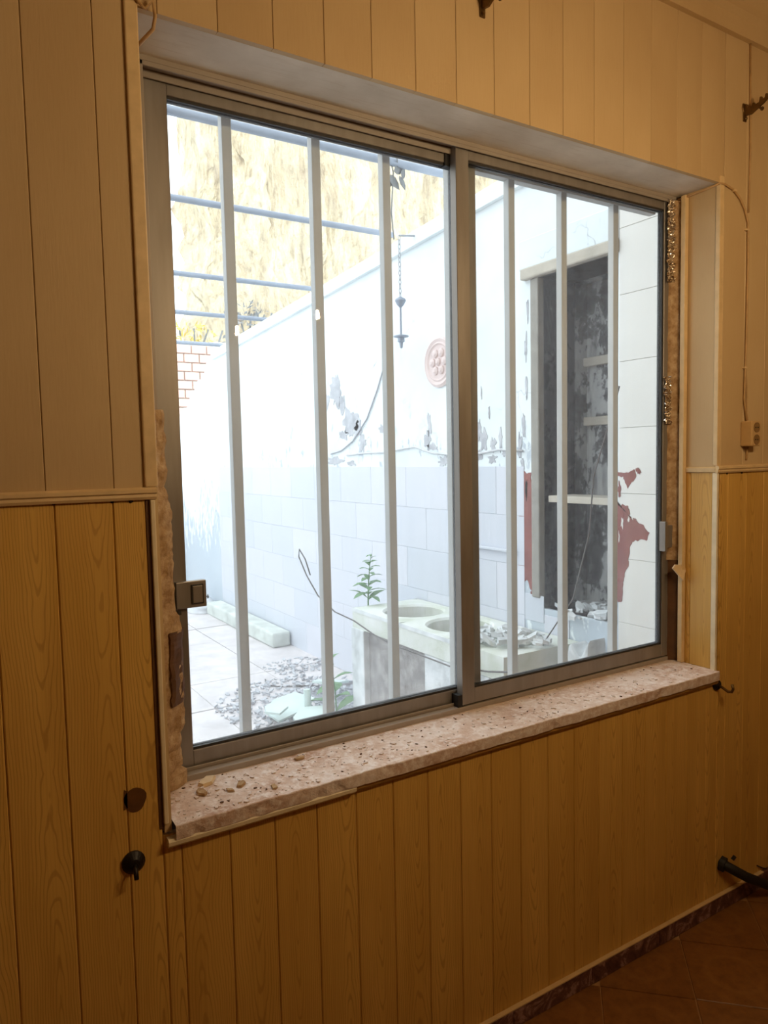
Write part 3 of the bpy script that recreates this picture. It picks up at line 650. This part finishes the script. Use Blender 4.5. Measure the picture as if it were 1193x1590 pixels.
# lower, broken end of the side wall and the back of the yard
def broken_end(u, v):
    y = 6.1+u*2.0; zt = 2.75-.75*min(1, u*1.3)**.8+.10*noise.noise(Vector((y*5, 2, 0)))
    return (XW, y, ZG-.2+(zt-ZG+.2)*v)
o = struct(MB().grid(40, 10, broken_end).build('wall_courtyard_end', M['courtwall'])); md = o.modifiers.new('t', 'SOLIDIFY'); md.thickness = .24; md.offset = -1
md.offset = 1
wb = struct(MB().box(-3.3, 4.5, 8.1, 8.3, ZG-.2, 1.62).build('wall_courtyard_back', M['rag']))
struct(MB().box(-3.3, -3.1, WT, 8.1, ZG-.2, 2.6).build('wall_courtyard_left', M['courtwall']))
# bricks of the ruined wall behind
rb = struct(MB().box(2.3, 3.6, 8.62, 8.78, ZG-.2, 3.15).build('wall_ruin', M['beige']))
me1 = None
for r in range(9):
    for k in range(6):
        x = 2.32+k*.215+(.107 if r % 2 else 0); z = 2.05+r*.122
        if x > 3.5 or (r > 6 and k > 3 and random.random() < .5): continue
        if me1 is None: o = me1 = MB().box(0, .2, -.03, .09, 0, .107).build('brick', M['brick'], rb, bevel=.006, seg=1)
        else: o = me1.copy(); COL.objects.link(o)
        o.location = (x, 8.61, z)
# ground: slabs
gr = struct(MB().box(-3.3, XW+.2, WT, 8.3, ZG-.25, ZG-.03).build('floor_courtyard', M['rough']))
gm = None
for i in range(9):
    for j in range(14):
        x0 = -3.1+i*.6; y0 = WT+j*.58; x1 = min(x0+.6, XW)
        if x1-x0 < .05 or x1 < -1.0: continue
        if x0 > 1.2 and y0 < 2.6: continue          # broken-up strip by the trough
        if gm is None and x1-x0 > .59: o = gm = MB().box(.002, .598, .002, .578, -.035, 0).build('paving_slab', M['paving'], gr, bevel=.003, seg=1)
        elif x1-x0 > .59: o = gm.copy(); COL.objects.link(o)
        else: o = MB().box(.002, x1-x0-.002, .002, .578, -.035, 0).build('paving_slab', M['paving'], gr)
        o.location = (x0, y0, ZG+random.uniform(-.004, .004))
struct(MB().box(2.3, 15, 8.8, 12.5, ZG-.3, 2.75).build('floor_terrace', M['rough']))
# cliff behind the yard
def cliff(u, v):
    x = 3.55+u*12.5; z = ZG-.5+v*13
    edge = (1.0*v*1.3+.22*noise.fractal(Vector((7, 0, z*.9)), 1, 2, 5))*max(0, 1-u*6)
    n = noise.fractal(Vector((x*.5, 0, z*.22)), 1, 2, 6); n2 = noise.fractal(Vector((x*2.0, 3, z*.7)), 1, 2, 5)
    y = 11.5 + 1.5*v*2 - .6*n - .12*n2 + max(0, (.05-u))*14
    return (x+edge+.25*n2, y, z)
struct(MB().grid(110, 90, cliff).build('wall_cliff', M['rock'], smooth=False))
# pergola pipes
words = ['nearest and thickest', 'second', 'third', 'fourth', 'farthest']
for k, (y, z, r) in enumerate(((2.02, 3.135, .022), (2.765, 3.012, .019), (3.85, 2.875, .019), (4.74, 2.785, .019), (5.84, 2.715, .019))):
    o = MB().tube([(-3.15, y, z-.0), (XW+.1, y, z)], r, 14).build('pergola_pipe', M['pipe'], smooth=True)
    tag(o, ['nearest and thickest grey pergola pipe, crossing the top of the left pane', 'second grey pergola pipe counted from the house', 'third grey pergola pipe counted from the house', 'fourth grey pergola pipe counted from the house', 'farthest thin grey pergola pipe, above the broken wall end'][k], 'pipe', 'pergola pipes over the yard')
# hanging chain ornament
hx, hy = 2.06, 0
q = pix(0, hx, 622, 470); hy = q.y; hz = q.z
e = empty('hanging_ornament', (hx, hy, hz-.2)); tag(e, 'small grey iron hanging ornament on a chain before the white wall', 'ornament')
ztop = pix(0, hx, 612, 372).z
k = 0; z = hz+.03
while z < ztop:
    pts = [(hx+(0.008*math.cos(a) if k % 2 else 0), hy+(0 if k % 2 else .008*math.cos(a)), z+.014+.016*math.sin(a)) for a in [i*math.pi/4 for i in range(8)]]
    MB().tube(pts, .0025, 5, closed=True).build('chain_link', M['palewire'], e); z += .026; k += 1
MB().tube([(hx, hy, z), (XW+.02, hy, z+.02)], .006, 8).build('wall_arm', M['palewire'], e)
MB().lathe([(.006, .035), (.03, .022), (.034, .012), (.022, -.012), (.008, -.028)], (hx, hy, hz), (0, 0, 1), 14).build('cup', M['pipe'], e)
zb = pix(0, hx, 625, 522).z
MB().tube([(hx, hy, hz-.02), (hx, hy, zb-.02)], .006, 8).build('rod', M['pipe'], e)
MB().lathe([(.008, .012), (.046, .004), (.046, -.002), (.02, -.008), (.022, -.03), (.012, -.036), (.009, -.065), (.004, -.07)], (hx, hy, zb), (0, 0, 1), 14).build('dish', M['pipe'], e)
# dead leaves caught on the nearest pipe
e = empty('dead_vine', tuple(pix(1, 2.02, 617, 262))); tag(e, 'clump of dead grey leaves dangling from the nearest pergola pipe', 'vine')
q = pix(1, 2.02, 606, 238)
MB().tube([tuple(pix(1, 2.02, 612, 238)), tuple(pix(1, 1.99, 617, 247)), tuple(pix(1, 2.02, 618, 262))], .003, 5).build('stem', M['dry'], e)
lf = [(-.5, 0), (-.25, .22), (0, .30), (.3, .22), (.5, 0), (.25, -.12), (.0, -.22), (-.3, -.18)]
for px, py, s, a in ((620, 264, .10, .4), (612, 283, .11, -.5), (625, 284, .08, -.9), (627, 270, .07, 1.2), (606, 286, .06, .2)):
    c = pix(1, 2.02, px, py)
    o = MB().prism([(u*s*math.cos(a)-v*s*math.sin(a), u*s*math.sin(a)+v*s*math.cos(a)) for u, v in lf], .003, lambda u, v, w_: (c.x+u, c.y+w_+u*.4, c.z+v)).build('dead_leaf', M['dry'], e)
MB().tube([tuple(pix(1, 2.02, 614, 236)), tuple(pix(1, 2.02, 607, 250)), tuple(pix(1, 2.02, 611, 268)), tuple(pix(1, 2.02, 608, 330)), tuple(pix(1, 2.02, 612, 372))], .004, 6).build('stem', M['dry'], e)
# round wall plate
c = pix(0, XW, 684, 562)
e = empty('wall_plate_ornament', (XW, c.y, c.z)); tag(e, 'round pinkish clay plate with relief rings on the white yard wall', 'plate')
MB().lathe([(.145, 0), (.15, .010), (.135, .020), (.118, .014), (.108, .020), (.098, .012), (.06, .010), (.02, .012)], (XW, c.y, c.z), (-1, 0, 0), 40).build('dish', M['plate'], e, smooth=False)
for k in range(6):
    a = k*math.pi/3; MB().lathe([(.026, 0), (.024, .010), (.010, .018)], (XW-.010, c.y+.058*math.cos(a), c.z+.058*math.sin(a)), (-1, 0, 0), 12).build('petal', M['plate'], e)
MB().lathe([(.024, 0), (.02, .012), (.008, .02)], (XW-.010, c.y, c.z), (-1, 0, 0), 12).build('boss', M['plate'], e)
# wires along the wall
Wx = lambda px, py, d=.008: tuple(pix(0, XW-d, px, py))
tag(MB().tube([Wx(596, 570), Wx(586, 605), Wx(570, 650), Wx(548, 685), Wx(530, 700), Wx(514, 705)], .005, 6).build('wall_wire', M['palewire'], smooth=True), 'thin slack wire curving down the peeling white wall', 'wire')
tag(MB().tube([Wx(538, 707), Wx(560, 704), Wx(600, 702), Wx(630, 696), Wx(645, 694), Wx(670, 703), Wx(700, 706), Wx(745, 704), Wx(775, 698), Wx(812, 700)], .006, 6).build('wall_wire', M['rag'], smooth=True), 'pale wire running level above the tiled part of the yard wall', 'wire')
tag(MB().box(XW-.03, XW-.0095, 1.45, 1.80, 1.02, 1.035).build('tile_ledge', M['walltile'], bevel=.003), 'thin pale ledge strip on the tiled wall above the trough', 'ledge')
# ------------------------------------------------------------------ washing trough
TX0, TX1, TY0, TY1, TZ = 1.715, XW-.012, 1.02, 2.385, .636
e = empty('washing_trough', ((TX0+TX1)/2, (TY0+TY1)/2, ZG)); tag(e, 'mossy concrete washing trough with two round basins against the wall', 'trough')
holes = [(1.965, 2.095, .185), (1.962, 1.655, .185)]
slab = MB(); th = .115; SEG = 40
def holed(mb, x0, x1, y0, y1, cx, cy, r):
    n0 = len(mb.v); ring = []; 
    for k in range(SEG):
        a = 2*math.pi*(k+.5)/SEG; c_, s_ = math.cos(a), math.sin(a)
        tx = ((x1-cx) if c_ > 0 else (x0-cx))/c_ if abs(c_) > 1e-6 else 1e9; ty = ((y1-cy) if s_ > 0 else (y0-cy))/s_ if abs(s_) > 1e-6 else 1e9
        t_ = min(tx, ty); ring.append((cx+c_*t_, cy+s_*t_, cx+c_*r, cy+s_*r, cx+c_*(r-.012), cy+s_*(r-.012)))
    for q in ring: mb.v += [(q[0], q[1], TZ), (q[2], q[3], TZ), (q[4], q[5], TZ-.012), (q[4], q[5], TZ-.34), (cx, cy, TZ-.36)]
    for k in range(SEG):
        a, b = n0+k*5, n0+((k+1) % SEG)*5
        for j in range(3): mb.f.append((a+j, a+j+1, b+j+1, b+j))
        mb.f.append((a+3, a+4, b+4, b+3))
mid = 1.875
holed(slab, TX0, TX1, mid, TY1, *holes[0]); holed(slab, TX0, TX1, 1.435, mid, *holes[1])
def flat(mb, *p): n0 = len(mb.v); mb.v += p; mb.f.append(tuple(range(n0, n0+len(p))))
flat(slab, (TX0, TY0, TZ), (TX1, TY0, TZ), (TX1, 1.435, TZ), (TX0, 1.435, TZ))
for x0, y0, x1, y1 in ((TX0, TY0, TX1, TY0), (TX1, TY0, TX1, TY1), (TX1, TY1, TX0, TY1), (TX0, TY1, TX0, TY0)):
    flat(slab, (x0, y0, TZ), (x1, y1, TZ), (x1, y1, TZ-th), (x0, y0, TZ-th))
slab.build('basin_slab', M['moss'], e)
MB().box(TX0-.004, TX0, TY0+.3, TY1, TZ-.018, TZ+.003).build('rim_edge', M['white_plaster'], e)
MB().box(TX0-.01, TX1, TY1-.14, TY1+.005, ZG, TZ-th).build('end_pier', M['white_plaster'], e, bevel=.006)
MB().box(TX0+.03, TX1, TY0+.6, TY1-.14, ZG, TZ-th).build('front_wall', M['roughdark'], e)
MB().box(TX0+.0, TX1, TY0+.1, TY0+.62, ZG, TZ-th).build('front_wall', M['white_plaster'], e, bevel=.01)
def debris(name, cx, cy, cz, r, n, mat, label, h=.35, s0=.012, s1=.045):
    mb = MB()
    for k in range(n):
        a = random.random()*6.28; d = r*math.sqrt(random.random()); x, y = cx+d*math.cos(a), cy+d*math.sin(a); s = random.uniform(s0, s1)
        z = cz+random.random()*h*(r-d); pts = random.choice(fme); b = random.random()*6.28; ca, sa = math.cos(b), math.sin(b)
        tx, ty = random.uniform(-.5, .5), random.uniform(-.5, .5)
        mb.prism([(u*ca-v*sa, u*sa+v*ca) for u, v in pts], s*.5, lambda u, v, w_: (x+u*s, y+v*s, z+w_+s*(u*tx+v*ty)))
    return tag(mb.build(name, mat), label, 'rubble', kind='stuff')
debris('rubble', 1.93, 1.22, TZ+.02, .19, 70, M['white_plaster'], 'loose white rubble on the near end of the trough', .15)
debris('rubble', 2.3, 1.04, NZ0, .16, 40, M['white_plaster'], 'plaster rubble lying on the floor of the dark niche', .15)
debris('rubble', 1.62, 2.98, ZG, .55, 700, M['rough'], 'grey rubble and gravel on the broken paving by the trough', .05, .006, .026)
debris('rubble', 1.95, 3.75, ZG, .24, 160, M['rough'], 'gravel along the wall foot beyond the trough', .05, .005, .022)
debris('rubble', 1.95, .62, ZG, .20, 80, M['white_plaster'], 'heap of white rubble under the niche', 1.6)
# leaning plaster block under the niche
tag(MB().prism([(.84, ZG), (1.0, ZG), (1.0, .45), (.97, .66), (.90, .60), (.85, .70)], .16, lambda u, v, w_: (XW-.012-w_*(1.15-.5*(v-ZG)), u, v)).build('plaster_block', M['white_plaster'], bevel=.015), 'broken white plaster lump leaning below the niche', 'plaster')
# broken tiles on the ground
for k, (x, y, s, a, l) in enumerate(((1.45, 2.78, .17, .3, 'pale mint broken tile nearest the window frame in the yard'), (1.45, 2.45, .15, 1.0, 'pale mint broken tile propped beside the trough pier'), (1.83, 2.95, .12, 2.1, 'small mint tile piece at the trough corner'), (1.30, 2.62, .10, .8, 'small mint tile shard lowest in the left pane'))):
    pts = [(-1, -.6), (.2, -.7), (1, -.4), (.8, .5), (-.1, .7), (-.9, .3)]
    o = MB().prism([(u*s, v*s) for u, v in pts], .014, lambda u, v, w_: (u, v, w_)).build('broken_tile', M['mint']); o.location = (x, y, ZG+.05+.02*k); o.rotation_euler = (random.uniform(-.25, .25), random.uniform(-.25, .25), a)
    tag(o, l, 'tile', 'broken tiles in the yard')
o = MB().tube([(0, 0, 0), (0, .02, .19)], .022, 12).build('short_post', M['mint']); o.location = tuple(pix(2, ZG, 480, 1118)); tag(o, 'short pale upright pipe stub among the broken tiles', 'pipe stub')
o = MB().box(-.35, .35, -.17, .17, 0, .05).build('pale_board', M['mint'], bevel=.006); o.location = (.62, 2.35, ZG+.01); o.rotation_euler = (0, 0, -.75); tag(o, 'pale flat board at the lower left corner of the left pane', 'board')
# long stone lying at the wall foot
a, b = pix(2, ZG, 352, 950), pix(2, ZG, 455, 1003)
o = MB().box(-.085, .085, -.88, .88, 0, .13).build('stone_block', M['bluestone'], bevel=.018); o.location = (2.10, 5.22, ZG); tag(o, 'long pale green stone block lying along the wall foot', 'stone block')
mb = MB(); mb.grid(14, 10, lambda u, v: ((.16+.03*noise.noise(Vector((u*9, v*9, 5))))*math.cos(u*6.283)*math.sin(v*1.57+.01), (.2+.03*noise.noise(Vector((u*7, v*7, 3))))*math.sin(u*6.283)*math.sin(v*1.57+.01), .16*math.cos(v*1.57)*(1+.5*noise.noise(Vector((u*8, v*8, 1))))))
o = mb.build('crumpled_rag', M['rag'], smooth=True); o.location = (2.03, 6.32, ZG); tag(o, 'crumpled white rag at the far end of the stone block', 'rag')
# loose wires
pw = lambda px, py, x: tuple(pix(0, x, px, py))
tag(MB().tube([pw(482, 893, 1.6), pw(474, 868, 1.6), pw(465, 853, 1.6), pw(464, 864, 1.6), pw(476, 893, 1.6), pw(494, 925, 1.6), pw(520, 950, 1.62), pw(550, 964, 1.64), pw(580, 985, 1.66), pw(612, 1002, 1.67), pw(650, 1016, 1.68), pw(700, 1035, 1.69), pw(760, 1043, 1.695), pw(800, 1044, 1.695)], .0045, 6).build('loose_wire', M['greycable'], smooth=True), 'stiff dark wire with a bent end reaching out from the trough', 'wire')
tag(MB().tube([Wx(944, 622, .3), Wx(950, 622, .3), Wx(958, 615, .3), Wx(962, 600, .3), Wx(956, 598, .3), Wx(957, 625, .3), Wx(945, 660, .25), Wx(922, 740, .2), Wx(915, 830, .2), Wx(890, 930, .2), Wx(850, 990, .2), Wx(825, 1035, .2)], .0035, 6).build('loose_wire', M['greycable'], smooth=True), 'thin dark wire hooked on the last window bar and trailing past the niche', 'wire')
tag(MB().tube([tuple(pix(2, ZG+.01, *q)) for q in ((412, 1055), (415, 1063), (430, 1066), (470, 1065), (520, 1066))], .005, 6).build('loose_wire', M['greycable'], smooth=True), 'short bent wire lying on the pale paving slabs', 'wire')
# weeds
def weed(x, y, z, h, n, label, lean=.05, leafs=.07):
    e = empty('weed', (x, y, z)); tag(e, label, 'plant', 'weeds in the yard')
    pts = [(x+lean*(t*t), y, z+h*t) for t in [i/6 for i in range(7)]]
    MB().tube(pts, [.006*(1-.7*i/6) for i in range(7)], 6).build('stem', M['leaf'], e)
    me = None
    for k in range(n):
        t = .12+.88*k/n; a = k*2.4; s = leafs*(1.7-1.2*t)
        if me is None:
            o = me = MB().prism([(0, 0), (.25, .14), (.55, .20), (.8, .12), (1, 0), (.8, -.12), (.55, -.20), (.25, -.14)], .01, lambda u, v, w_: (u, v, .25*u-.35*u*u+.25*abs(v)+w_)).build('leaf', M['leaf'], e)
        else: o = me.copy(); COL.objects.link(o)
        o.scale = (s, s, s); o.location = Vector((lean*t*t, 0, h*t)); o.rotation_euler = (random.uniform(-.2, .2), random.uniform(-.5, .1), a)
q = pix(0, 1.86, 572, 943)
weed(1.86, q.y, TZ-.02, .33, 26, 'tall leafy weed growing at the far end of the trough', .03, .085)
weed(1.66, 2.52, ZG, .42, 9, 'low broad-leaved weed at the foot of the trough pier', -.04, .13)
#weed(1.92, q.y+.05, TZ-.02, .10, 12, 'low spreading weed beside the tall one on the trough', .03, .11)
# bush beyond the broken wall end
def bush(cx, cy, cz, rx, rz, n, mat, label):
    e = empty('dry_bush', (cx, cy, cz-rz)); tag(e, label, 'bush', 'dry growth beyond the wall')
    mb = MB()
    for k in range(n):
        d = Vector((random.gauss(0, 1), random.gauss(0, .6), random.gauss(0, 1))).normalized()*random.random()**.4
        p = Vector((cx+d.x*rx, cy+d.y*rx*.6, cz+d.z*rz)); s = random.uniform(.03, .075); a = Vector((random.gauss(0, 1), random.gauss(0, 1), random.gauss(0, 1))).normalized(); b = a.orthogonal().normalized()
        n0 = len(mb.v); mb.v += [tuple(p+a*s), tuple(p+b*s*.45), tuple(p-a*s), tuple(p-b*s*.45)]; mb.f.append((n0, n0+1, n0+2, n0+3))
    o = mb.build('foliage', mat, e); tag(o, kind='stuff')
    for k in range(5):
        MB().tube([(cx+.1*k-.2, cy, cz-rz), (cx+.12*k-.25+random.uniform(-.1, .1), cy, cz-.2), (cx+(k-2)*.22, cy, cz+rz*.7)], .014, 5).build('branch', M['dry'], e)
bush(3.05, 9.4, 3.2, .40, .45, 220, M['yellow'], 'yellowed bush behind the broken end of the yard wall')
bush(4.05, 9.6, 3.4, .5, .65, 420, M['dry'], 'grey dry scrub on the wall top before the cliff')
